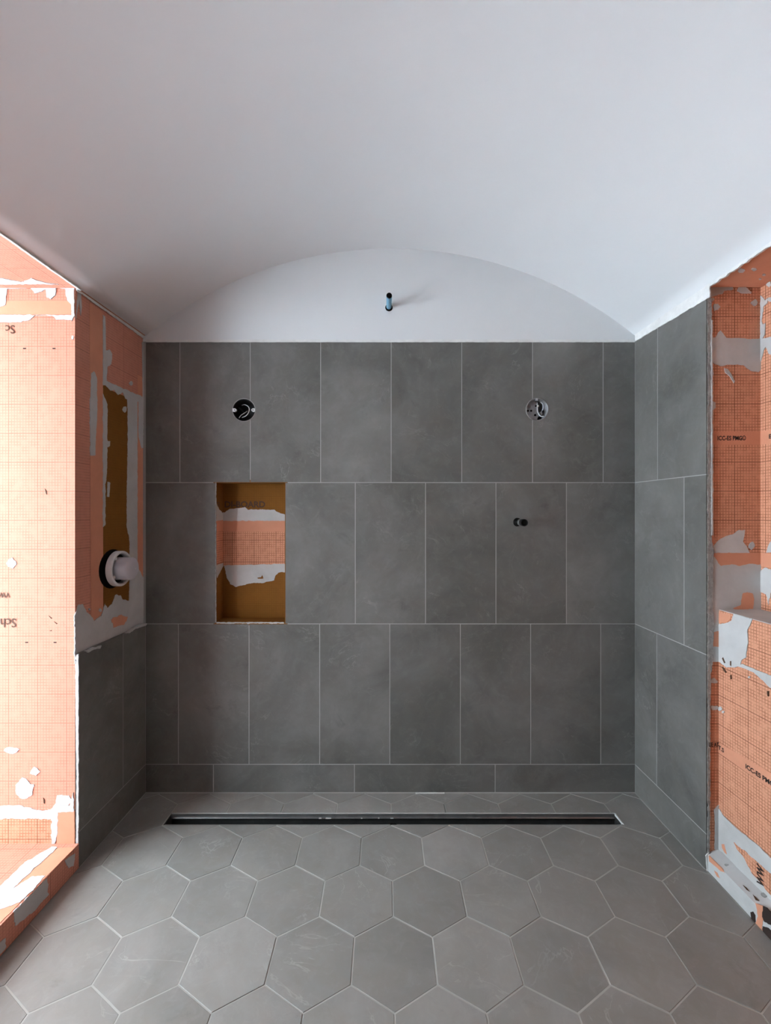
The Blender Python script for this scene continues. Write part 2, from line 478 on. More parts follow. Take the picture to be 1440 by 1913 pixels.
for ri, (v0, v1, xs) in enumerate(rows):
    segs = []
    if ri == 1:
        cuts = [EB0, bu(402.5), bu(532.5), bu(663.5), bu(794.8), bu(926.3), bu(1057.8), EB1]
        segs = [(cuts[0], cuts[1])] + [(cuts[i], cuts[i + 1]) for i in range(2, 7)]
    else:
        cuts = [EB0] + [bu(x) for x in xs[1:-1]] + [EB1]
        segs = [(cuts[i], cuts[i + 1]) for i in range(len(cuts) - 1)]
    for a, b in segs:
        vv0 = v0 + (0.001 if ri == 3 else 0)
        poly = None
        p = (a + G, vv0 + G, b - G, v1 - (0 if ri == 0 else G))
        for c in (BOX1, BOX2):
            if ri == 0 and p[0] < c[0] + RBOX and p[2] > c[0] - RBOX:
                side = 1 if c[0] - RBOX > p[0] else -1
                poly = rect_minus_circle(*p, c, RBOX, side)
        if poly is None: poly = rect(*p)
        if ri == 1 and a < STUB[0] < b:
            t = holes_prism(BACK, poly, [circle(*STUB, 0.019, 20)], -0.0105, 0.0).build('tile', 'wall_tile', wall_back)
        else:
            wtile(BACK, 0, 0, 0, 0, wall_back, poly=poly)

# niche lining: board panels with a fleece band, mortar and print
ND = 0.086
nb = fbox(BACK, NI[0] - .01, NI[2] + .01, NI[1] - .01, NI[3] + .01, -ND - 0.012, -ND).build('niche_back_panel', 'amber', wall_back)
nl_f = Frame((NI[0], D, 0), (0, 1, 0), Z); nr_f = Frame((NI[2], D, 0), (0, -1, 0), Z)
nl = prism(nl_f, rect(0.001, NI[1], ND, NI[3]), -0.011, 0.0).build('niche_side_panel', 'amber', wall_back)
nr = prism(nr_f, rect(-ND, NI[1], -0.001, NI[3]), -0.011, 0.0).build('niche_side_panel', 'amber', wall_back)
fbox(BACK, NI[0] - .01, NI[2] + .01, NI[1] - .012, NI[1], -ND, -0.001).build('niche_bottom_panel', 'amber', wall_back)
fbox(BACK, NI[0] - .01, NI[2] + .01, NI[3], NI[3] + .012, -ND, -0.001).build('niche_top_panel', 'amber', wall_back)
patch('fleece_band', BACK, [(408, 972.5), (533, 972.5), (533, 993), (408, 993)], 0.0012, 'band', nb, -ND, 0.0006)
patch('membrane_strip', BACK, [(408, 992.5), (533, 992.5), (533, 1055), (408, 1057)], 0.0010, 'membrane', nb, -ND, 0.0)
patch('mortar_patch', BACK, [(408, 957), (420, 957), (428, 951), (440, 950), (458, 948), (464, 952), (490, 952), (512, 952), (522, 958), (533, 961), (533, 973), (408, 973)], 0.0022, 'mortar', nb, -ND, 0.002)
patch('mortar_patch', BACK, [(419, 1056), (533, 1053), (533, 1069), (520, 1070), (514, 1076), (512, 1084), (490, 1089), (470, 1089), (452, 1094), (440, 1096), (430, 1091), (424, 1080), (422, 1070)], 0.0022, 'mortar', nb, -ND, 0.002)
patch('board_spot', BACK, [(481, 1079), (488, 1078), (490, 1074), (492, 1079), (492, 1081), (482, 1081)], 0.0027, 'amber', nb, -ND, 0.0005, 0.003)
for z0, z1, mt, a in ((992.5, 1056, 'membrane', 0), (972, 993, 'band', 0.0005)):
    prism(nl_f, rect(0.002, bv(z1), ND - .001, bv(z0)), -0.002, 0.0011).build('membrane_strip' if a == 0 else 'fleece_band', mt, nl)
prism(nl_f, jag([(0.002, bv(973)), (ND - .002, bv(972)), (ND - .002, bv(960)), (.03, bv(950)), (.012, bv(944)), (0.002, bv(938))], 0.002), -0.002, 0.0022).build('mortar_patch', 'mortar', nl)
prism(nl_f, jag([(0.002, bv(1056)), (ND - .002, bv(1056)), (ND - .002, bv(1062)), (.03, bv(1075)), (.012, bv(1080)), (0.002, bv(1070))], 0.002), -0.002, 0.0022).build('mortar_patch', 'mortar', nl)
R_N = (D + ND) / D
lettering('DI-BOARD', BACK, (419 - 720) / S * R_N, H - (947.6 - 956.5) / S * R_N, 0.0385, 'ink_soft', nb, -ND + 0.0012, bold=0.0013, width=1.03)
lettering('ER', nl_f, 0.006, H - (948 - 956.5) / S, 0.036, 'ink_soft', nl, 0.001, width=1.0)
prism(BACK, jag(rect(NI[0] + .004, NI[1] - .004, NI[2] - .004, NI[1] + .001), 0.0018, 0.004), -0.004, 0.0008).build('mortar_bead', 'mortar', wall_back)
prism(BACK, jag(rect(NI[0] - .002, NI[1], NI[0] + .002, NI[3]), 0.0012, 0.005), -0.004, 0.0004).build('mortar_bead', 'mortar_dark', wall_back)

# tympanum above the tiles
CX0, CX1 = XL(D), XR(D)
cxm = (CX0 + CX1) / 2; half = (CX1 - CX0) / 2
SAG = bv(464.3) - SPRING
RAD = (half * half + SAG * SAG) / (2 * SAG)
def arc_z(t, hf):
    """height above the springing at t in -1..1 for a half span hf"""
    r = (hf * hf + SAG * SAG) / (2 * SAG)
    x = t * hf
    return math.sqrt(r * r - x * x) - (r - SAG)
arcp = [(cxm + t * half * 1.02, SPRING + arc_z(t, half) + 0.03) for t in [1 - 2 * i / 40 for i in range(41)]]
tymp = holes_prism(BACK, [(CX0 - .03, 1.974), (CX1 + .03, 1.974)] + arcp, [circle(*PIPE, 0.0165, 20)], -0.12, -0.0005)
fbox(BACK, -1.25, 1.25, 1.9, 2.6, -0.2, -0.12, tymp)
tymp.build('plaster_panel', 'plaster', wall_back)
prism(BACK, jag(rect(CX0 + .002, bv(639.2), CX1 - .002, bv(634.5)), 0.0009, 0.012), -0.004, 0.0012).build('plaster_bead', 'bead', wall_back)

# ---- ceiling: barrel vault
NA = 48
ys = [D + 0.10, D, 1.6, 1.2, 0.8, 0.4, 0.0, -0.6, -1.2, -2.0, YB - 0.1]
vs = []; fs = []
for y in ys:
    a, b = XL(y), XR(y); m_, hf = (a + b) / 2, (b - a) / 2
    for i in range(NA + 1):
        t = -1 + 2 * i / NA
        vs.append((m_ + t * hf, y, SPRING + arc_z(t, hf)))
k = NA + 1
nin = len(vs)
for y in ys:
    a, b = XL(y), XR(y); m_, hf = (a + b) / 2, (b - a) / 2
    for i in range(NA + 1):
        t = -1 + 2 * i / NA
        vs.append((m_ + t * (hf + 0.12), y, SPRING + arc_z(t, hf) + 0.16))
for j in range(len(ys) - 1):
    for i in range(NA):
        fs.append((j * k + i, j * k + i + 1, (j + 1) * k + i + 1, (j + 1) * k + i))
        fs.append((nin + j * k + i, nin + (j + 1) * k + i, nin + (j + 1) * k + i + 1, nin + j * k + i + 1))
    for i in (0, NA):
        fs.append((j * k + i, (j + 1) * k + i, nin + (j + 1) * k + i, nin + j * k + i))
mb = MB().add(vs, fs, smooth=True)
ceiling = tag(mb.build('ceiling', 'plaster'), 'smooth white plaster barrel vault ceiling over the whole room', 'ceiling', 'structure')

# ---- left: alcove end wall with the window jamb, sill, lintel and the wall on this side of the window
def xm(y): return XL(y) - MEM
XO = -1.90
mb = slab(MB(), [(XO, YJL), (xm(YJL), YJL), (xm(D + .05), D + .05), (XO, D + .05)], 0.0, SPRING)
wall_left = tag(mb.build('wall_left', 'membrane_washed'), 'left wall: orange gridded membrane and sunlit window jamb above dark tiles', 'wall', 'structure')
mb = slab(MB(), [(XO, YB), (XL(YB), YB), (XL(WIN_Y0), WIN_Y0), (XO, WIN_Y0)], 0.0, SPRING)
tag(mb.build('wall_left_front', 'render'), 'grey rendered wall on the near side of the tall window opening', 'wall', 'structure')
mb = slab(MB(), [(XO, YB), (XL(YB), YB), (XL(D + .05), D + .05), (XO, D + .05)], SPRING + 0.0005, SPRING + 0.5)
wl_lintel = tag(mb.build('wall_left_lintel', 'membrane_washed'), 'brightly lit orange soffit over the window opening at the left', 'wall', 'structure')
mb = slab(MB(), [(XO, WIN_Y0), (XL(WIN_Y0), WIN_Y0), (XL(YJL), YJL), (XO, YJL)], 0.0, WIN_Z0)
sill = tag(mb.build('trim_1', 'membrane_washed'), 'low membrane-clad kerb under the window opening at the left', 'kerb', 'structure')

# ---- right: alcove end wall, recess, ledge wall, kerb
XOR = 1.5
mb = slab(MB(), [(XR(D + .05) + MEM, D + .05), (XR(YJR) + MEM, YJR), (XOR, YJR), (XOR, D + .05)], 0.0, SPRING)
wall_right = tag(mb.build('wall_right', 'membrane'), 'right end wall of the alcove tiled in slate, orange board edge towards the room', 'wall', 'structure')
def rl(y): return RLOW.o.x + 0.03 * (YJR - y)
def rr(y): return RREC.o.x + 0.03 * (YJR - y)
mb = slab(MB(), [(rl(YJR), YJR), (rl(YB), YB), (XOR, YB), (XOR, YJR)], 0.0, LEDGE_Z)
wall_rl = tag(mb.build('wall_right_lower', 'membrane'), 'lower right wall of orange gridded board below the mortar ledge', 'wall', 'structure')
mb = slab(MB(), [(rr(YJR), YJR), (rr(0.2), 0.2), (XOR, 0.2), (XOR, YJR)], LEDGE_Z, SPRING)
wall_rr = tag(mb.build('wall_right_recess', 'membrane'), 'back of the recess above the ledge, orange gridded board at the right edge', 'wall', 'structure')
mb = slab(MB(), [(XR(0.2) + .02, 0.2), (XR(YB) + .02, YB), (XOR, YB), (XOR, 0.2)], LEDGE_Z, SPRING)
tag(mb.build('wall_right_front', 'render'), 'grey rendered right wall on the near side of the recess', 'wall', 'structure')
mb = slab(MB(), [(XR(D + .05), D + .05), (XR(YB), YB), (XOR, YB), (XOR, D + .05)], SPRING + 0.0005, SPRING + 0.5)
wr_lintel = tag(mb.build('wall_right_lintel', 'band'), 'smooth orange soffit over the recess at the right', 'wall', 'structure')
mb = slab(MB(), [(rl(YJR), YJR), (rl(0.2), 0.2), (rr(0.2), 0.2), (rr(YJR), YJR)], LEDGE_Z, LEDGE_Z + 0.002)
mb.build('ledge_top', 'mortar', wall_rl)
# kerb at the foot of the right wall, top falling towards the room
KF = Frame((XR(YJR), YJR, 0), (FLARE_R, -1, 0), Z)
ya, yb = YJR, YB
pr = []
for y in (ya, yb):
    pr.append([(XR(y) + .004, y, 0.0), (XR(y) + .004, y, 0.056), (rl(y) + .002, y, 0.072), (rl(y) + .002, y, 0.0)])
mb = MB().add(pr[0] + pr[1], [(3, 2, 1, 0), (4, 5, 6, 7), (0, 1, 5, 4), (1, 2, 6, 5), (2, 3, 7, 6)],
              [(0, 0), (0, .056), (.04, .056), (.04, 0), (3, 0), (3, .056), (3, .1), (3, .1)])
kerb_r = tag(mb.build('trim_2', 'mortar'), 'low mortar-smeared kerb along the foot of the right wall', 'kerb', 'structure')

# ---- wall behind the camera
mb = wbox(MB(), -1.95, 1.7, YB - 0.15, YB, -0.1, 2.7)
tag(mb.build('wall_front', 'render'), 'plain grey rendered wall of the room opposite the alcove', 'wall', 'structure')

# ---- floor: bed of grout, hexagon tiles cut round the drain
DX0, DX1, DY0, DY1 = -0.873, 0.936, 1.7374, 1.8037
mb = MB()
for r in ((-1.7, DX0, YB - .1, D + .1), (DX1, 1.6, YB - .1, D + .1), (DX0, DX1, YB - .1, DY0), (DX0, DX1, DY1, D + .1)):
    wbox(mb, *r, -0.10, -0.0011)
wbox(mb, -1.7, 1.6, YB - .1, D + .1, -0.16, -0.10)
floor = tag(mb.build('floor', 'floor_grout'), 'grey shower floor of large hexagon slate tiles with pale joints', 'floor', 'structure')
HW = 0.2244; HS = HW / math.sqrt(3); HP = 1.5 * HS
HX, HY = 0.0225 + HW / 2, 1.407
GF = 0.0019
for row in range(-15, 4):
    cy = HY + row * HP
    if cy < -1.0: continue
    sx = HX + (HW / 2 if row % 2 else 0)
    for kx in range(-7, 7):
        cx = sx + kx * HW
        p = [(cx + HS * math.cos(math.radians(30 + 60 * i)), cy + HS * math.sin(math.radians(30 + 60 * i))) for i in range(6)]
        p = offset(p, GF)
        # walls: left line, right line, back wall
        p = clip(p, -1, FLARE_L, 1.049 + FLARE_L * D - 0.002) if p else p
        p = clip(p, 1, FLARE_R, 1.091 + FLARE_R * D - 0.002) if p else p
        p = clip(p, 0, 1, D - 0.0025) if p else p
        if len(p) < 3 or abs(area(p)) < 2e-4: continue
        g = 0.0012
        x0, x1, y0, y1 = DX0 - g, DX1 + g, DY0 - g, DY1 + g
        ax = [q[0] for q in p]; ay = [q[1] for q in p]
        tz = random.uniform(-0.0008, 0.0008)
        if max(ax) <= x0 or min(ax) >= x1 or max(ay) <= y0 or min(ay) >= y1:
            prism(FLOOR, p, -0.012, tz, 0.0007).build('hexagon_tile', 'floor_tile', floor)
            continue
        fr_ = clip(p, 0, 1, y0); bk_ = clip(p, 0, -1, -y1)
        mid = clip(clip(p, 0, -1, -y0), 0, 1, y1)
        ml = clip(mid, 1, 0, x0) if len(mid) > 2 else []; mr = clip(mid, -1, 0, -x1) if len(mid) > 2 else []
        ends = [q for q in (ml, mr) if len(q) > 2 and abs(area(q)) > 2e-5]
        if ends:
            mb = MB()
            for q in (fr_, bk_, *ends):
                if len(q) > 2 and abs(area(q)) > 1e-6: prism(FLOOR, q, -0.012, tz, 0, mb)
            mb.build('hexagon_tile', 'floor_tile', floor)
        else:
            for q in (fr_, bk_):
                if len(q) > 2 and abs(area(q)) > 1e-4:
                    prism(FLOOR, q, -0.012, tz, 0.0006).build('hexagon_tile', 'floor_tile', floor)
# joint along the walls
prism(FLOOR, jag(rect(CX0, D - 0.004, CX1, D + 0.002), 0.0006, 0.02), -0.004, 0.0012).build('grout_joint', 'grout', floor)
prism(FLOOR, jag([(bu(776) / 1.004, D - .006), (bu(830), D - .006), (bu(830), D - .001), (bu(776), D - .001)], 0.001, .006), -0.002, 0.003).build('grout_smear', 'caulk', floor)
for (a, b, c, d) in ((XL(D), D, XL(YJL), YJL), (XR(D), D, XR(YJR), YJR)):
    s = 1 if a < 0 else -1
    prism(FLOOR, [(a - s * .002, b), (c - s * .002, d), (c + s * .0025, d), (a + s * .0025, b)], -0.004, 0.0010).build('grout_joint', 'grout', floor)

# ---- tiles on the alcove's end walls
def side_tiles(fr, sign, front, rows_, parent):
    # grout bed
    vtop = max(r[1] for r in rows_)
    a, b = (0.0, front) if sign > 0 else (-front, 0.0)
    fbox(fr, a, b, 0.0, vtop - .001, -0.012, -0.0005).build('grout_bed', 'grout', parent)
    for v0, v1, cuts in rows_:
        cc = [0.0015] + cuts + [front]
        for i in range(len(cc) - 1):
            c0 = cc[i] + (G if i else 0); c1 = cc[i + 1] - (G if i < len(cc) - 2 else 0)
            u0, u1 = (c0, c1) if sign > 0 else (-c1, -c0)
            prism(fr, rect(u0, v0 + (G if v0 > .01 else .0015), u1, v1 - (G if v1 < vtop - .001 else 0)), -0.0125, random.uniform(-.0002, .0002), 0.0003).build('tile', 'wall_tile', parent)
def ru(x, y): return hit(RIGHT, x, y)[0]
def lu(x, y): return -hit(LEFT, x, y)[0]
FRR = ru(1319, 1000); FRL = lu(147.5, 1400)
side_tiles(RIGHT, 1, FRR, [(bv(901.5), bv(638.5), [ru(1228, 760)]), (bv(1165.5), bv(901.5), [ru(1277.5, 1030)]),
                           (bv(1428), bv(1165.5), [ru(1226.5, 1300)]), (0.0, bv(1428), [])], wall_right)
side_tiles(LEFT, -1, FRL, [(bv(1428), bv(1165.5), [lu(230, 1300)]), (0.0, bv(1428), [])], wall_left)

# ---- left wall: bands, board strip, mortar
b0 = -MEM
def lp(name, pxs, n, mat, amp=0.002, parent=wall_left): return patch(name, LEFT, pxs, n, mat, parent, b0, amp, 0.006)
lp('fleece_band', [(167, 566), (192, 584), (192, 1172), (170, 1185)], 0.0010, 'band', 0.0012)
lp('fleece_band', [(257, 700), (270, 707), (270, 1120), (257, 1120)], 0.0010, 'band', 0.0012)
lp('board_strip', [(192, 715), (205, 728), (215, 733), (236, 742), (239, 755), (238, 930), (242, 1005), (242, 1130), (200, 1140), (193, 1140)], 0.0012, 'amber', 0.0)
lp('mortar_patch', [(191.5, 588), (196, 592), (197, 655), (204, 653), (209, 662), (207, 680), (200, 686), (197, 720), (191.5, 720)], 0.0024, 'mortar', 0.0018)
lp('mortar_patch', [(196, 711), (269, 743), (269, 752), (240, 748), (234, 745), (228, 733), (220, 738), (212, 728), (205, 729), (196, 720)], 0.0026, 'mortar', 0.0022)
lp('mortar_patch', [(170, 697), (175, 694), (180, 704), (181, 760), (177, 850), (168, 852), (167, 760)], 0.0020, 'mortar', 0.002)
lp('mortar_patch', [(191.5, 735), (200, 755), (199, 880), (196, 905), (196, 980), (191.5, 985)], 0.0022, 'mortar', 0.0022)
lp('mortar_patch', [(199, 824), (205, 824), (204, 833), (200, 835)], 0.0026, 'mortar', 0.0015)
lp('mortar_patch', [(200, 900), (205, 902), (203, 928), (199, 928)], 0.0026, 'mortar', 0.0015)
lp('mortar_patch', [(237, 745), (256, 748), (256, 1140), (241, 1130), (241, 1005), (236, 985), (236, 930), (238, 800)], 0.0022, 'mortar', 0.0022)
lp('mortar_patch', [(258, 745), (269, 750), (269, 835), (264, 838), (258, 815)], 0.0020, 'mortar', 0.0015)
lp('mortar_patch', [(138, 1150), (146, 1130), (153, 1128), (160, 1143), (168, 1150), (175, 1160), (188, 1150), (195, 1128), (199, 1136), (208, 1128), (214, 1112), (224, 1112), (228, 1120), (240, 1122), (242, 1060), (258, 1062), (271, 1090), (271, 1180), (235, 1195), (185, 1220), (139, 1240)], 0.0030, 'mortar', 0.003)
lp('mortar_patch', [(145, 536), (150, 541), (152, 575), (150, 590), (147, 560), (141, 595)], 0.0022, 'mortar', 0.0012)
patch('fleece_spot', LEFT, [(205, 1158), (222, 1150), (238, 1152), (230, 1166), (210, 1172)], 0.0036, 'band', wall_left, b0, 0.004)
for x, y, r in ((186, 1140, 2.5), (232, 765, 4), (244, 716, 3), (166, 1138, 1.5)):
    lp('mortar_spot', blob(x, y, r, r * 1.3), 0.0030, 'mortar', 0.0006)
def strip_on(fr, p0, p1, w0, w1, n, mat, parent, base=0.0, amp=0.0015, name='plaster_bead'):
    return patch(name, fr, [p0, p1, (p1[0], p1[1] + w1), (p0[0], p0[1] + w0)], n, mat, parent, base, amp, 0.008)
strip_on(LEFT, (141, 534), (271, 628), 9, 8, 0.006, 'bead', wall_left, b0, 0.0022)
# ragged mortar flakes along the top of the dark tiles, white joint down their front edge
for a in ([(232, 1183), (262, 1166), (274, 1164), (270, 1169), (250, 1175), (240, 1183)],
          [(158, 1216), (172, 1210), (187, 1206), (184, 1211), (172, 1214), (162, 1219)]):
    patch('mortar_flake', LEFT, a, 0.006, 'mortar', wall_left, 0.0, 0.0015, 0.005, 0.010)
patch('mortar_bead', JL, [(140.5, 1223), (147, 1222), (147, 1560), (146, 1575), (142.5, 1575), (143.5, 1450), (141.5, 1330)], 0.0015, 'mortar', wall_left, 0.0, 0.0012, 0.006)
patch('mortar_bead', LEFT, [(264.5, 640), (271, 636), (271, 1165), (266, 1165), (268, 900)], 0.004, 'mortar', wall_left, b0, 0.0018, 0.007)

# ---- sunlit jamb facing the camera
def jp(name, pxs, n, mat, amp=0.002, parent=wall_left): return patch(name, JL, pxs, n, mat, parent, 0.0, amp, 0.006)
jp('fleece_band', [(-60, 562), (137, 562), (137, 587.5), (-60, 587.5)], 0.0010, 'band', 0.0006)
jp('mortar_patch', [(-60, 534), (139, 534), (139.5, 590), (134, 600), (134, 570), (126, 562), (122, 540), (106, 538), (104, 552), (96, 559), (88, 556), (86, 541), (78, 545), (66, 549), (58, 538), (14, 540), (11, 570), (0, 574), (-60, 575)], 0.0022, 'mortar', 0.002)
jp('mortar_patch', [(-60, 588), (136, 589), (136, 598), (105, 597), (98, 590), (66, 589), (58, 597), (40, 602), (-60, 603)], 0.0020, 'mortar', 0.002)
for x, y, rx, ry in ((22, 1052, 9, 9), (22, 1402, 14, 6), (66, 1441, 9, 7), (46, 1476, 17, 20), (118, 1496, 16, 12), (136, 631, 2.5, 4)):
    jp('mortar_spot', blob(x, y, rx, ry, 14), 0.0018, 'mortar', 0.0025)
jp('mortar_patch', [(-60, 1505), (40, 1504), (70, 1514), (95, 1512), (104, 1500), (130, 1505), (138, 1480), (138.5, 1516), (109, 1516), (107, 1560), (104, 1583), (97, 1583), (97, 1529), (-60, 1529)], 0.0026, 'mortar', 0.0025)
jp('membrane_strip', [(-60, 1528), (98, 1528), (98, 1584), (-60, 1584)], 0.0012, 'membrane', 0.0)
jp('fleece_band', [(107, 1514), (140, 1514), (140, 1586), (107, 1586)], 0.0022, 'band', 0.001)
for x, y in ((46, 651), (101, 651), (50, 1200), (103, 1200)):
    jp('print_mark', [(x - 2.5, y - 1), (x + 2.5, y - 1), (x + 2.5, y + 1.2), (x - 2.5, y + 1.2)], 0.0012, 'ink', 0)
for a in ([(84, 913), (87, 917), (88, 924), (86, 922)], [(91, 1150), (98, 1155), (96, 1156)], [(101, 1161), (108, 1165), (106, 1166)], [(92, 1178), (97, 1177), (96, 1179)], [(81, 1490), (84, 1494), (84, 1501), (82, 1500)]):
    jp('print_mark', a, 0.0014, 'ink_soft', 0)
jr_s = S * D / YJL
def jtext(t, x, y, hpx, **k):
    u, v = hit(JL, x, y)
    return lettering(t, JL, u, v, hpx / jr_s / 0.72, 'ink_soft', wall_left, 0.0016, math.pi, **k)
jtext('Sc', 29, 608, 16, width=0.95, bold=0.0004)
jtext('Sch', 31.5, 1155.5, 17, width=0.95, bold=0.0004)
jtext('vw', 19, 1107, 15, width=0.85, bold=0.0002)
# soffit and sill of the opening
patch('mortar_patch', SOFF, [(-40, 512), (40, 526), (60, 520), (85, 528), (110, 531), (-40, 531)], 0.0012, 'mortar', wl_lintel, 0.0, 0.003)
patch('fleece_band', SILL, [(107, 1585), (141, 1583), (0, 1725), (-30, 1760), (-40, 1700), (45, 1640)], 0.0012, 'band', sill, 0.0, 0.001)
patch('mortar_patch', SILL, [(97, 1583), (108, 1584), (64, 1624), (0, 1684), (-30, 1710), (-30, 1680), (0, 1656), (46, 1612)], 0.0024, 'mortar', sill, 0.0, 0.003)
patch('mortar_patch', SILL, [(84, 1637), (60, 1638), (20, 1664), (0, 1682), (0, 1700), (35, 1688), (62, 1664)], 0.0022, 'mortar', sill, 0.0, 0.003)
LCF = Frame((XL(YJL), YJL, 0), (FLARE_L, 1, 0), Z)
patch('mortar_patch', LCF, [(88, 1640), (60, 1668), (24, 1704), (28, 1730), (60, 1705), (90, 1672)], 0.0014, 'mortar', sill, 0.0, 0.003)
patch('mortar_patch', LCF, [(140, 1594), (120, 1608), (128, 1622), (137, 1618)], 0.0014, 'mortar', sill, 0.0, 0.002)
patch('mortar_patch', LCF, [(10, 1752), (-40, 1800), (-40, 1830), (10, 1770)], 0.0014, 'mortar', sill, 0.0, 0.002)

# ---- right jamb (faces the camera)
def rp(name, pxs, n, mat, amp=0.002, parent=wall_right): return patch(name, JR, pxs, n, mat, parent, 0.0, amp, 0.006)
rp('mortar_patch', [(1326, 538), (1345, 533), (1368, 534), (1369, 541), (1352, 544), (1348, 549), (1334, 553), (1326, 556)], 0.0020, 'mortar', 0.0015)
rp('mortar_patch', [(1379, 537), (1391, 536), (1396, 541), (1403, 546), (1402, 549), (1384, 548), (1376, 544)], 0.0020, 'mortar', 0.0012)
for x, y, rx, ry in ((1337, 574, 6, 7), (1409, 566, 6, 6), (1331, 757, 5, 8), (1403, 1019, 5, 7), (1334, 1322, 8, 4), (1333, 1272, 6, 5), (1330, 560, 3, 4)):
    rp('mortar_spot', blob(x, y, rx, ry, 12), 0.0022, 'mortar', 0.0015)
rp('mortar_patch', [(1327, 633), (1336, 631), (1341, 621), (1345, 618), (1350, 623), (1356, 631), (1390, 633), (1421, 634), (1421, 688), (1416, 695), (1402, 694), (1396, 688), (1388, 682), (1365, 681), (1345, 684), (1335, 680), (1327, 676)], 0.0024, 'mortar', 0.0018)
rp('mortar_patch', [(1352, 688), (1358, 690), (1364, 698), (1372, 713), (1370, 716), (1362, 703), (1354, 696)], 0.0026, 'mortar', 0.0008)
rp('fleece_band', [(1327, 806), (1421, 806), (1421, 831), (1327, 831)], 0.0010, 'band', 0.0)
rp('mortar_patch', [(1331, 1021), (1342, 1009), (1355, 1001), (1368, 999), (1378, 991), (1391, 990), (1389, 1003), (1387, 1012), (1394, 1020), (1399, 1033), (1331, 1033)], 0.0018, 'mortar', 0.0015)
rp('fleece_band', [(1330, 1033), (1421, 1033), (1421, 1058), (1330, 1058)], 0.0022, 'band', 0.0004)
rp('mortar_patch', [(1325, 1038), (1334, 1040), (1340, 1052), (1346, 1057), (1365, 1054), (1380, 1057), (1398, 1053), (1421, 1055), (1421, 1140), (1345, 1142), (1343, 1236), (1326, 1236)], 0.0028, 'mortar', 0.0015)
rp('fleece_spot', [(1386, 1108), (1394, 1106), (1404, 1108), (1407, 1118), (1405, 1137), (1372, 1139), (1368, 1136), (1382, 1130)], 0.0036, 'band', 0.002)
rp('fleece_spot', [(1328, 1181), (1342, 1178), (1342, 1208), (1328, 1207)], 0.0036, 'band', 0.0012)
rp('mortar_patch', [(1333, 1512), (1343, 1502), (1343, 1586), (1334, 1586), (1335, 1540)], 0.0024, 'mortar', 0.001)
rp('mortar_bead', [(1319.5, 557), (1326, 553), (1328, 620), (1326, 700), (1326, 900), (1327.5, 1010), (1331, 1030), (1328, 1120), (1331, 1150), (1329, 1240), (1325, 1260), (1324, 1500), (1323, 1620), (1319.5, 1621)], 0.006, 'mortar_dark', 0.0022)
patch('mortar_bead', JR, [(1325.5, 600), (1328, 600), (1329, 1000), (1326, 1000)], 0.008, 'mortar', wall_right, 0.0, 0.002, 0.005)
patch('mortar_bead', JR, [(1316, 1596), (1321, 1590), (1322, 1624), (1318, 1624)], 0.0075, 'caulk', wall_right, 0.0, 0.0008, 0.005)
strip_on(RIGHT, (1187, 622), (1327, 528), 16, 27, 0.003, 'bead', wall_right, 0.0, 0.0016)
js = S * D / YJR
u, v = hit(JR, 1339, 822.5); lettering('ICC-ES PMG\u00ae', JR, u, v, 8.2 / js / 0.72, 'ink', wall_right, 0.0018, width=0.78, bold=0.0006)
u, v = hit(JR, 1321, 1393); lettering('UE AT', JR, u, v, 8.0 / js / 0.72, 'ink', wall_right, 0.0065, width=0.62, bold=0.0006)
# ---- recess back, ledge wall
def qp(fr, parent, name, pxs, n, mat, amp=0.002): return patch(name, fr, pxs, n, mat, parent, 0.0, amp, 0.006)
qp(RREC, wall_rr, 'mortar_patch', [(1421, 552), (1426, 556), (1430, 562), (1434, 556), (1434, 566), (1427, 572), (1423, 600), (1425, 606), (1430, 604), (1429, 625), (1424, 634), (1420.5, 640)], 0.0020, 'mortar', 0.0015)
qp(RREC, wall_rr, 'mortar_patch', [(1420.5, 634), (1440, 629), (1470, 622), (1470, 665), (1442, 663), (1436, 660), (1431, 648), (1427, 655), (1423, 672), (1420.5, 680)], 0.0022, 'mortar', 0.002)
qp(RREC, wall_rr, 'mortar_patch', [(1432, 1032), (1436, 1018), (1444, 1006), (1470, 1004), (1470, 1033)], 0.0020, 'mortar', 0.002)
qp(RREC, wall_rr, 'mortar_patch', [(1420.5, 1068), (1430, 1060), (1445, 1066), (1470, 1066), (1470, 1108), (1440, 1108), (1436, 1130), (1432, 1110), (1420.5, 1106)], 0.0022, 'mortar', 0.002)
qp(RREC, wall_rr, 'fleece_band', [(1420.5, 806), (1470, 798), (1470, 825), (1420.5, 831)], 0.0010, 'band', 0.0)
qp(RREC, wall_rr, 'fleece_band', [(1420.5, 1033), (1470, 1036), (1470, 1066), (1420.5, 1058)], 0.0012, 'band', 0.0006)
for x, y, r in ((1437, 531, 4), (1439, 560, 4)): qp(RREC, wall_rr, 'mortar_spot', blob(x, y, r, r * 1.2), 0.0024, 'mortar', 0.001)
u, v = hit(RREC, 1436.5, 819.5); lettering('E', RREC, u, v, 0.020, 'ink', wall_rr, 0.0018, bold=0.0006)
qp(RLOW, wall_rl, 'mortar_patch', [(1342, 1166), (1358, 1164), (1367, 1160), (1371, 1147), (1406, 1157), (1402, 1168), (1397, 1176), (1398, 1200), (1394, 1228), (1386, 1232), (1384, 1244), (1373, 1247), (1356, 1246), (1346, 1238), (1342, 1236)], 0.0022, 'mortar', 0.002)
qp(RLOW, wall_rl, 'fleece_spot', [(1342, 1144), (1366, 1149), (1364, 1158), (1358, 1163), (1342, 1164)], 0.0014, 'band', 0.001)
qp(RLOW, wall_rl, 'mortar_patch', [(1378, 1245), (1387, 1240), (1412, 1251), (1440, 1262), (1470, 1274), (1470, 1296), (1440, 1285), (1424, 1270), (1408, 1256), (1390, 1248)], 0.0024, 'mortar', 0.0015)
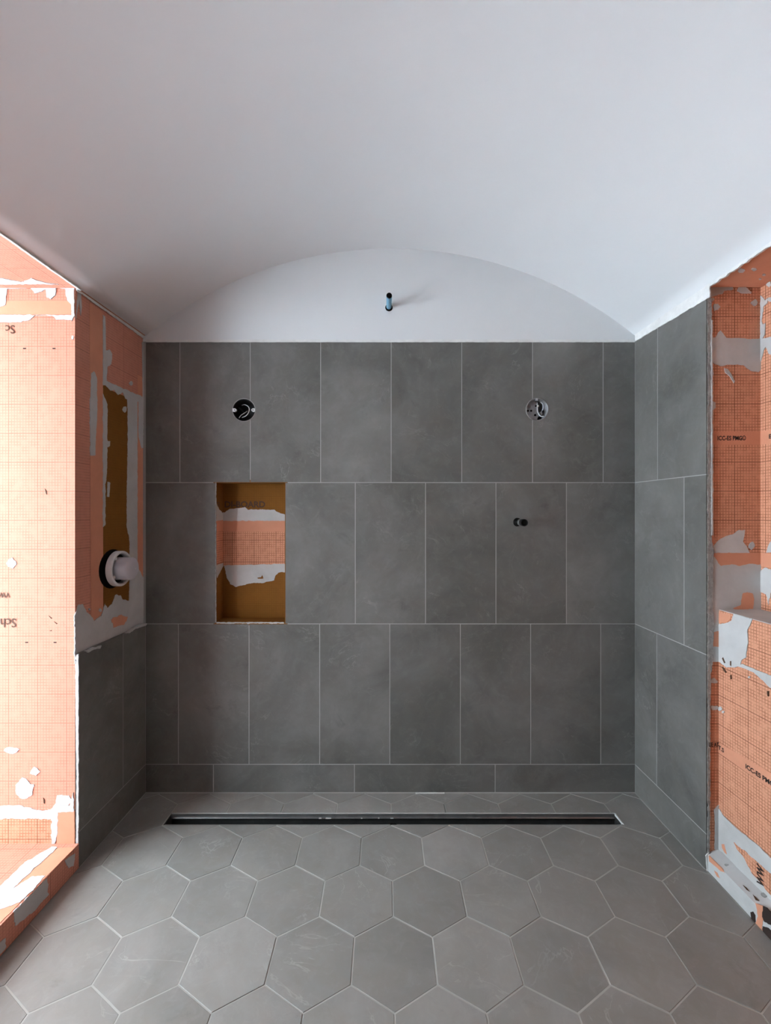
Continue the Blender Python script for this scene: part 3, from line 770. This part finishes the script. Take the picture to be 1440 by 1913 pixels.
qp(RLOW, wall_rl, 'fleece_band', [(1341, 1386), (1470, 1462), (1470, 1496), (1341, 1405)], 0.0010, 'band', 0.0004)
qp(RLOW, wall_rl, 'mortar_patch', [(1341, 1512), (1345, 1512), (1352, 1524), (1374, 1545), (1400, 1566), (1415, 1578), (1440, 1602), (1470, 1630), (1470, 1725), (1438, 1688), (1414, 1661), (1390, 1634), (1360, 1602), (1341, 1584)], 0.0024, 'mortar', 0.002)
qp(RLOW, wall_rl, 'fleece_spot', [(1372, 1573), (1382, 1582), (1396, 1592), (1416, 1610), (1440, 1632), (1470, 1660), (1470, 1705), (1440, 1672), (1424, 1650), (1406, 1632), (1396, 1612), (1388, 1598), (1378, 1586)], 0.0032, 'membrane', 0.0025)
qp(RLOW, wall_rl, 'fleece_spot', [(1349, 1577), (1354, 1577), (1357, 1588), (1359, 1596), (1355, 1593), (1350, 1584)], 0.0032, 'band', 0.001)
for x, y, r in ((1345, 1324, 4), (1351, 1330, 2.5), (1400, 1265, 2)): qp(RLOW, wall_rl, 'mortar_spot', blob(x, y, r, r), 0.0022, 'mortar', 0.0006)
for a in ([(1350, 1230), (1352, 1228), (1356, 1238), (1354, 1239)], [(1349, 1246), (1351, 1246), (1358, 1256), (1356, 1257)], [(1365, 1235), (1367, 1235), (1367, 1244), (1365, 1243)], [(1365, 1261), (1367, 1261), (1367, 1269), (1366, 1269)], [(1434, 1291), (1437, 1291), (1437, 1301), (1435, 1300)]):
    qp(RLOW, wall_rl, 'print_mark', a, 0.0034, 'ink_soft', 0)
u0, v0 = hit(RLOW, 1342, 1395); lettering('T.S', RLOW, u0 + .001, v0 - .007, 0.020, 'ink', wall_rl, 0.0018, width=0.95, bold=0.0005)
u0, v0 = hit(RLOW, 1393, 1431); lettering('ICC-ES PMG', RLOW, u0, v0 - .006, 0.020, 'ink', wall_rl, 0.0018, width=0.95, bold=0.0006)
u0, v0 = hit(RLOW, 1422, 1656); lettering('ww', RLOW, u0 + .012, v0 + .004, 0.052, 'ink', wall_rl, 0.0042, rot=math.pi / 2, width=0.8, bold=0.0006)
for x, y, r in ((1384, 505, 6), (1408, 503, 5), (1427, 513, 3), (1420, 521, 2)):
    patch('mortar_spot', SOFF, blob(x, y, r, r * 0.6), 0.0016, 'mortar', wr_lintel, 0.0, 0.001)
# ragged white edge between vault and soffit
ve = Frame((XR(YJR) - .001, YJR, SPRING), (FLARE_R, -1, 0), Z)
prism(ve, jag(rect(-.02, -0.008, 1.2, 0.006), 0.003, 0.008), -0.006, 0.0015).build('plaster_bead', 'bead', wr_lintel)
ve = Frame((XL(YJL) + .001, YJL, SPRING), (FLARE_L, 1, 0), Z)
prism(ve, jag(rect(-1.1, -0.003, .01, 0.005), 0.0012, 0.01), -0.006, 0.0015).build('plaster_bead', 'bead', wl_lintel)
# kerb: smooth orange strips and big dark print on its face
KT = Frame((XR(YJR) + .004, YJR, 0.056), (FLARE_R, -1, 0), Vector((rl(YJR) - XR(YJR) - .004, 0, 0.016)))
KS = Frame((XR(YJR) + .004, YJR, 0), (FLARE_R, -1, 0), Z)
def kp(name, pxs, n, mat, amp=0.0015, fr=KS): return patch(name, fr, pxs, n, mat, kerb_r, 0.0, amp, 0.005)
kp('fleece_spot', [(1324, 1598), (1332, 1606), (1348, 1622), (1354, 1630), (1346, 1627), (1336, 1618), (1325, 1609)], 0.0012, 'band', 0.0008)
kp('fleece_spot', [(1412, 1688), (1425, 1692), (1427, 1712), (1424, 1735), (1426, 1745), (1412, 1726), (1416, 1712)], 0.0010, 'band')
kp('fleece_spot', [(1334, 1626), (1340, 1630), (1345, 1641), (1339, 1637)], 0.0010, 'band', 0.001)
kp('print_mark', [(1402, 1704), (1407, 1703), (1411, 1710), (1412, 1722), (1409, 1725), (1404, 1718)], 0.0014, 'ink', 0.0008)
kp('print_mark', [(1426, 1693), (1432, 1695), (1442, 1706), (1460, 1722), (1460, 1750), (1440, 1728), (1428, 1722), (1424, 1712)], 0.0016, 'ink', 0.0012)
kp('print_mark', [(1425, 1730), (1436, 1734), (1460, 1756), (1460, 1800), (1440, 1766), (1426, 1748)], 0.0016, 'ink', 0.0012)
for a in ([(1386, 1654), (1393, 1659), (1398, 1666), (1392, 1662)], [(1404, 1672), (1410, 1677), (1416, 1684), (1409, 1682)]):
    kp('print_mark', a, 0.0010, 'ink_soft', 0.0006, KT)
for x, y, rx, ry in ((1356, 1616, 3.5, 1.5), (1426, 1672, 7, 5)):
    kp('mortar_spot', blob(x, y, rx, ry), 0.0016, 'mortar_dark', 0.001, KT)

# ---- ground outside the window
mb = wbox(MB(), -26.0, XO - 0.002, -18.0, 20.0, -0.25, -0.05)
tag(mb.build('ground_outside', 'terrace'), 'pale terrace paving outside the window opening', 'ground', 'structure')

# ---- window in the left opening, out of the picture
win = empty('window_1', (WIN_X, (WIN_Y0 + WIN_Y1) / 2, WIN_Z0))
tag(win, 'tall white framed window set in the deep opening at the left', 'window', 'structure')
bpy.context.view_layer.update()
mb = MB()
fw = 0.05
for a in ((WIN_Y0, WIN_Y0 + fw, WIN_Z0, WIN_Z1), (WIN_Y1 - fw, WIN_Y1, WIN_Z0, WIN_Z1), (WIN_Y0 + fw, WIN_Y1 - fw, WIN_Z0, WIN_Z0 + fw), (WIN_Y0 + fw, WIN_Y1 - fw, WIN_Z1 - fw, WIN_Z1)):
    wbox(mb, WIN_X - 0.05, WIN_X, a[0], a[1], a[2], a[3])
adopt(mb.build('window_frame', 'frame'), win)
mb = wbox(MB(), WIN_X - 0.028, WIN_X - 0.022, WIN_Y0 + fw, WIN_Y1 - fw, WIN_Z0 + fw, WIN_Z1 - fw)
adopt(mb.build('window_pane', 'glass'), win)

# ================================================================== THINGS
def thing(name, loc, label, cat):
    e = empty(name, loc); tag(e, label, cat); bpy.context.view_layer.update(); return e

# ---- linear drain
dr = thing('linear_shower_drain', ((DX0 + DX1) / 2, (DY0 + DY1) / 2, -0.08), 'long narrow open steel shower drain channel set in the hexagon floor', 'drain')
mb = MB()
wbox(mb, DX0, DX1, DY0, DY1, -0.085, -0.080)
wbox(mb, DX0, DX1, DY0, DY0 + .002, -0.080, -0.005); wbox(mb, DX0, DX1, DY1 - .002, DY1, -0.080, -0.0015)
adopt(mb.build('channel', 'shaded_steel'), dr)
mb = MB(); wbox(mb, DX0 + .003, DX1 - .003, DY1 - .005, DY1 - .002, -0.018, -0.001)
adopt(mb.build('back_rail', 'steel'), dr)
mb = MB(); wbox(mb, DX0 + .004, DX1 - .004, DY1 - .009, DY1 - .005, -0.019, -0.0165)
adopt(mb.build('back_lip', 'chrome'), dr)
mb = MB(); wbox(mb, DX0 + .003, DX1 - .003, DY0 + .0055, DY0 + .0085, -0.020, -0.0045)
adopt(mb.build('front_rail', 'steel'), dr)
for x0_, x1_ in ((DX0, DX0 + .003), (DX1 - .003, DX1)):
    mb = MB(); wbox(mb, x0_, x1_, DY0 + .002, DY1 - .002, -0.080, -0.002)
    adopt(mb.build('end_plate', 'shaded_steel'), dr)
mb = MB(); wbox(mb, DX0 + .002, DX1 - .002, DY1 - .0015, DY1 + .001, -0.003, 0.0004)
adopt(mb.build('rim', 'mortar'), dr)
mb = prism(FLOOR, jag([(DX1 - .003, DY0 + .006), (DX1 + .001, DY0 + .002), (DX1 + .002, DY1 - .002), (DX1 - .004, DY1 - .001)], 0.0005, .006), -0.006, 0.0014)
adopt(mb.build('caulk_bead', 'caulk'), dr)
cu0 = 0.0305
adopt(lathe(FLOOR, cu0, DY0 + .030, [(0.022, -0.0795), (0.024, -0.076), (0.027, -0.076), (0.027, -0.0795)], 24).build('outlet_ring', 'steel'), dr)
adopt(prism(FLOOR, circle(cu0, DY0 + .030, 0.0245, 24), -0.0799, -0.0790).build('outlet', 'hole'), dr)
adopt(prism(FLOOR, circle(cu0, DY0 + .0045, 0.013, 20, 0.006), -0.006, -0.0012).build('lifting_notch', 'hole'), dr)
for x, w in ((-.27, .010), (-.243, .022), (-.10, .006), (-.03, .005), (.02, .012)):
    adopt(prism(FLOOR, jag(rect(x, DY1 - .010, x + w, DY1 - .006), 0.0008, .004), -0.0168, -0.0145).build('mortar_crumb', 'mortar'), dr)

# ---- blue supply pipe in the tympanum
pp = thing('blue_supply_pipe', BACK.P(PIPE[0], PIPE[1], 0), 'blue plastic pipe stub with dark open end sticking out of the white arch wall', 'pipe')
L = 0.100
c0 = BACK.P(PIPE[0] + .001, PIPE[1] + .0035, -0.03)
adopt(lathe(BACK, PIPE[0], PIPE[1] + .0035, [(0.0117, -0.06), (0.0117, L), (0.0108, L + .001), (0.0098, L), (0.0098, L - .05)], 28).build('pipe_body', 'blue_plastic'), pp)
adopt(lathe(BACK, PIPE[0], PIPE[1] + .0035, [(0.0098, L - .03), (0.0098, L - .001), (0.0113, L + .0014), (0.0119, L - .001), (0.0119, L - .004)], 28).build('end_ring', 'black'), pp)
adopt(prism(BACK, circle(PIPE[0], PIPE[1] + .0035, 0.0114, 24), L - .002, L + .0016).build('bore_shade_disc', 'hole'), pp)  # black disc painted over the bore for the dark inside the open end
adopt(lathe(BACK, PIPE[0], PIPE[1], [(0.0165, -0.02), (0.0164, -0.0008), (0.0158, 0.0004), (0.0060, 0.0004)], 28).build('gap_shade_ring', 'hole'), pp)  # black ring paints the shade of the gap between pipe and plaster

# ---- round junction boxes
def jbox(c, name, label, dark):
    e = thing(name, BACK.P(c[0], c[1], -0.03), label, 'junction box')
    R = RBOX - 0.0012
    adopt(lathe(BACK, c[0], c[1], [(0.0005, -0.055), (R - .004, -0.055), (R - .003, -0.001), (R, 0.0012), (R, -0.04)], 40).build('housing', 'black' if dark else 'galv'), e)
    return e, R
e, R = jbox(BOX1, 'round_junction_box', 'round black electrical box with two white tabs in the top tile row', True)
adopt(lathe(BACK, *BOX1, [(R - .0005, -0.004), (R + .0005, 0.0014), (R + .003, 0.0010), (R + .003, -0.004)], 40).build('rim', 'mortar_dark'), e)
for s in (-1, 1):
    cu = BOX1[0] + s * (R - .007)
    t = adopt(prism(BACK, [(cu + s * .0085, BOX1[1] - .0075), (cu + s * .0085, BOX1[1] + .0075), (cu - s * .003, BOX1[1] + .0075), (cu - s * .0085, BOX1[1] + .003), (cu - s * .0085, BOX1[1] - .003), (cu - s * .003, BOX1[1] - .0075)], -0.008, 0.0016, 0.001).build('mounting_tab', 'white_plastic'), e)
    adopt(prism(BACK, circle(cu - s * .001, BOX1[1], 0.0022, 10), 0.0012, 0.0022).build('screw_hole', 'ink'), t)
def curve(pts, k=8):
    out = []
    P_ = [pts[0]] + pts + [pts[-1]]
    for i in range(1, len(P_) - 2):
        for j in range(k):
            t = j / k; a, b, c, d = (Vector(P_[i + q]) for q in (-1, 0, 1, 2))
            out.append(0.5 * (2 * b + (c - a) * t + (2 * a - 5 * b + 4 * c - d) * t * t + (3 * b - a - 3 * c + d) * t ** 3))
    out.append(Vector(P_[-2])); return out
def bpt(x, y, n): r = (D - n) / D; return BACK.P(bu(x) * r, H + (bv(y) - H) * r, n)
w = [bpt(452, 757, -.045), bpt(457, 756, -.022), bpt(463, 759, -.012), bpt(465.5, 764, -.008), bpt(464, 771, -.008), bpt(459, 777, -.012), bpt(452, 780, -.02)]
adopt(tube(curve(w), 0.0016, 8).build('wire', 'white_plastic'), e)
w = [bpt(462, 768, -.03), bpt(456, 772, -.018), bpt(450, 776, -.010), bpt(446.5, 781, -.008)]
adopt(tube(curve(w), 0.0015, 8).build('wire', 'white_plastic'), e)
adopt(tube(curve([bpt(447, 762, -.05), bpt(452, 766, -.03), bpt(457, 772, -.04)]), 0.003, 8).build('wire', 'black'), e)

e, R = jbox(BOX2, 'round_junction_box', 'round grey metal electrical box with back plate in the top tile row', False)
adopt(lathe(BACK, *BOX2, [(R - .0015, -0.006), (R - .0005, 0.0020), (R + .0015, 0.0020), (R + .0025, -0.004)], 40).build('rim', 'steel'), e)
pl = adopt(prism(BACK, [(BOX2[0] + math.cos(a) * .043 - .001, BOX2[1] + math.sin(a) * .043) for a in [math.radians(100 + 180 * i / 16) for i in range(17)]] + [(BOX2[0] + .012, BOX2[1] - .02), (BOX2[0] + .006, BOX2[1] + .030)], -0.03, -0.016, 0.001).build('back_plate', 'galv'), e)
for x, y, r in ((986, 767.5, 2.0), (992, 767.5, 2.0), (999.5, 775.5, 2.2), (1001, 758.5, 1.8), (1014, 768, 1.3)):
    uu = (x - 720) / S * (D + .016) / D; vv_ = H - (y - 956.5) / S * (D + .016) / D
    adopt(prism(BACK, circle(uu, vv_, r / S, 12), -0.0175, -0.0152).build('screw_hole', 'hole'), e)
for x, y, r in ((990.5, 757, 3.6), (1012, 771, 3.0)):
    adopt(lathe(BACK, bu(x), bv(y), [(0.0001, -0.010), (r / S * .7, -0.0105), (r / S, -0.0125), (r / S, -0.018)], 16).build('screw', 'steel'), e)
adopt(lathe(BACK, bu(1006.5), bv(757), [(0.0001, -0.008), (.005, -0.0085), (.0062, -0.011), (.0062, -0.05)], 18).build('cable_end', 'chrome'), e)
adopt(tube(curve([bpt(1003, 752, -.02), bpt(1003.5, 762, -.010), bpt(1004, 769, -.008), bpt(1007, 775, -.008), bpt(1011, 778, -.008), bpt(1015.5, 777.5, -.010)]), 0.0022, 8).build('wire', 'white_plastic'), e)
adopt(tube(curve([bpt(1009, 751, -.03), bpt(1014, 756, -.014), bpt(1014, 764, -.012), bpt(1011, 770, -.03)]), 0.0022, 8).build('wire', 'grey_plastic'), e)
adopt(prism(BACK, jag([(bu(1005), bv(778)), (bu(1016), bv(774)), (bu(1017), bv(780)), (bu(1008), bv(784))], .001, .004), -0.034, -0.030).build('knockout', 'hole'), e)
adopt(prism(BACK, rect(bu(1000), bv(749), bu(1004.5), bv(744.5)), -0.008, 0.0016, 0.0008).build('mounting_tab', 'galv'), e)

# ---- outlet stub with black open end
st = thing('outlet_pipe_stub', BACK.P(STUB[0], STUB[1], 0), 'short chrome outlet pipe with black open end in the middle tile row', 'pipe')
LS = 0.098
adopt(lathe(BACK, *STUB, [(0.0130, -0.05), (0.0130, 0.040), (0.0145, 0.041), (0.0145, 0.055), (0.0130, 0.056), (0.0130, LS - .028)], 30).build('pipe_body', 'chrome'), st)
adopt(lathe(BACK, *STUB, [(0.0138, LS - .030), (0.0152, LS - .028), (0.0152, LS - .002), (0.0145, LS), (0.0125, LS - .001), (0.0120, LS - .02)], 30).build('end_sleeve', 'black'), st)
adopt(prism(BACK, circle(*STUB, 0.0126, 24), LS - .014, LS - .005).build('pipe_bore', 'hole'), st)
adopt(lathe(BACK, *STUB, [(0.0186, -0.012), (0.0186, -0.001), (0.0160, 0.0), (0.0135, -0.008)], 30).build('gap_shade_ring', 'hole'), st)  # gap round the stub: its shade is put in as black colour

# ---- mixer valve with white guard on the left wall
vu, vv2 = hit(LEFT, 211.5, 1062, b0)
vc = LEFT.P(vu, vv2, b0)
vl = thing('shower_valve_body', vc, 'white plastic guard ring and milky cap over a valve in the left wall', 'valve')
VF = Frame(vc, LEFT.u, LEFT.v)
adopt(prism(VF, circle(-0.008, 0, 0.078, 28, 0.076), -0.001, 0.0030).build('wall_opening', 'hole'), vl)
ring = adopt(lathe(VF, 0, 0, [(0.069, 0.014), (0.069, 0.034), (0.0675, 0.036), (0.0600, 0.036), (0.0585, 0.034), (0.0585, 0.014), (0.069, 0.014)], 44).build('guard_ring', 'white_plastic'), vl)
for a in (35, 125, 215, 305):
    w = math.radians(a)
    fr2 = Frame(VF.P(0, 0, 0), VF.u * math.cos(w) + VF.v * math.sin(w), -VF.u * math.sin(w) + VF.v * math.cos(w))
    adopt(fbox(fr2, 0.040, 0.060, -0.006, 0.006, 0.014, 0.030).build('spoke', 'white_plastic'), ring)
adopt(lathe(VF, 0, 0, [(0.0565, 0.0035), (0.0400, 0.0040)], 40).build('cavity', 'hole'), vl)
cap = adopt(lathe(VF, 0, 0, [(0.0440, 0.004), (0.0440, 0.070), (0.0425, 0.075), (0.0395, 0.078), (0.0330, 0.082), (0.0220, 0.085), (0.0100, 0.0865), (0.0001, 0.087)], 44).build('protective_cap', 'grey_plastic'), vl)
adopt(lathe(VF, 0, 0, [(0.0030, 0.085), (0.0030, 0.0890), (0.0001, 0.0898)], 14).build('centre_pin', 'white_plastic'), cap)
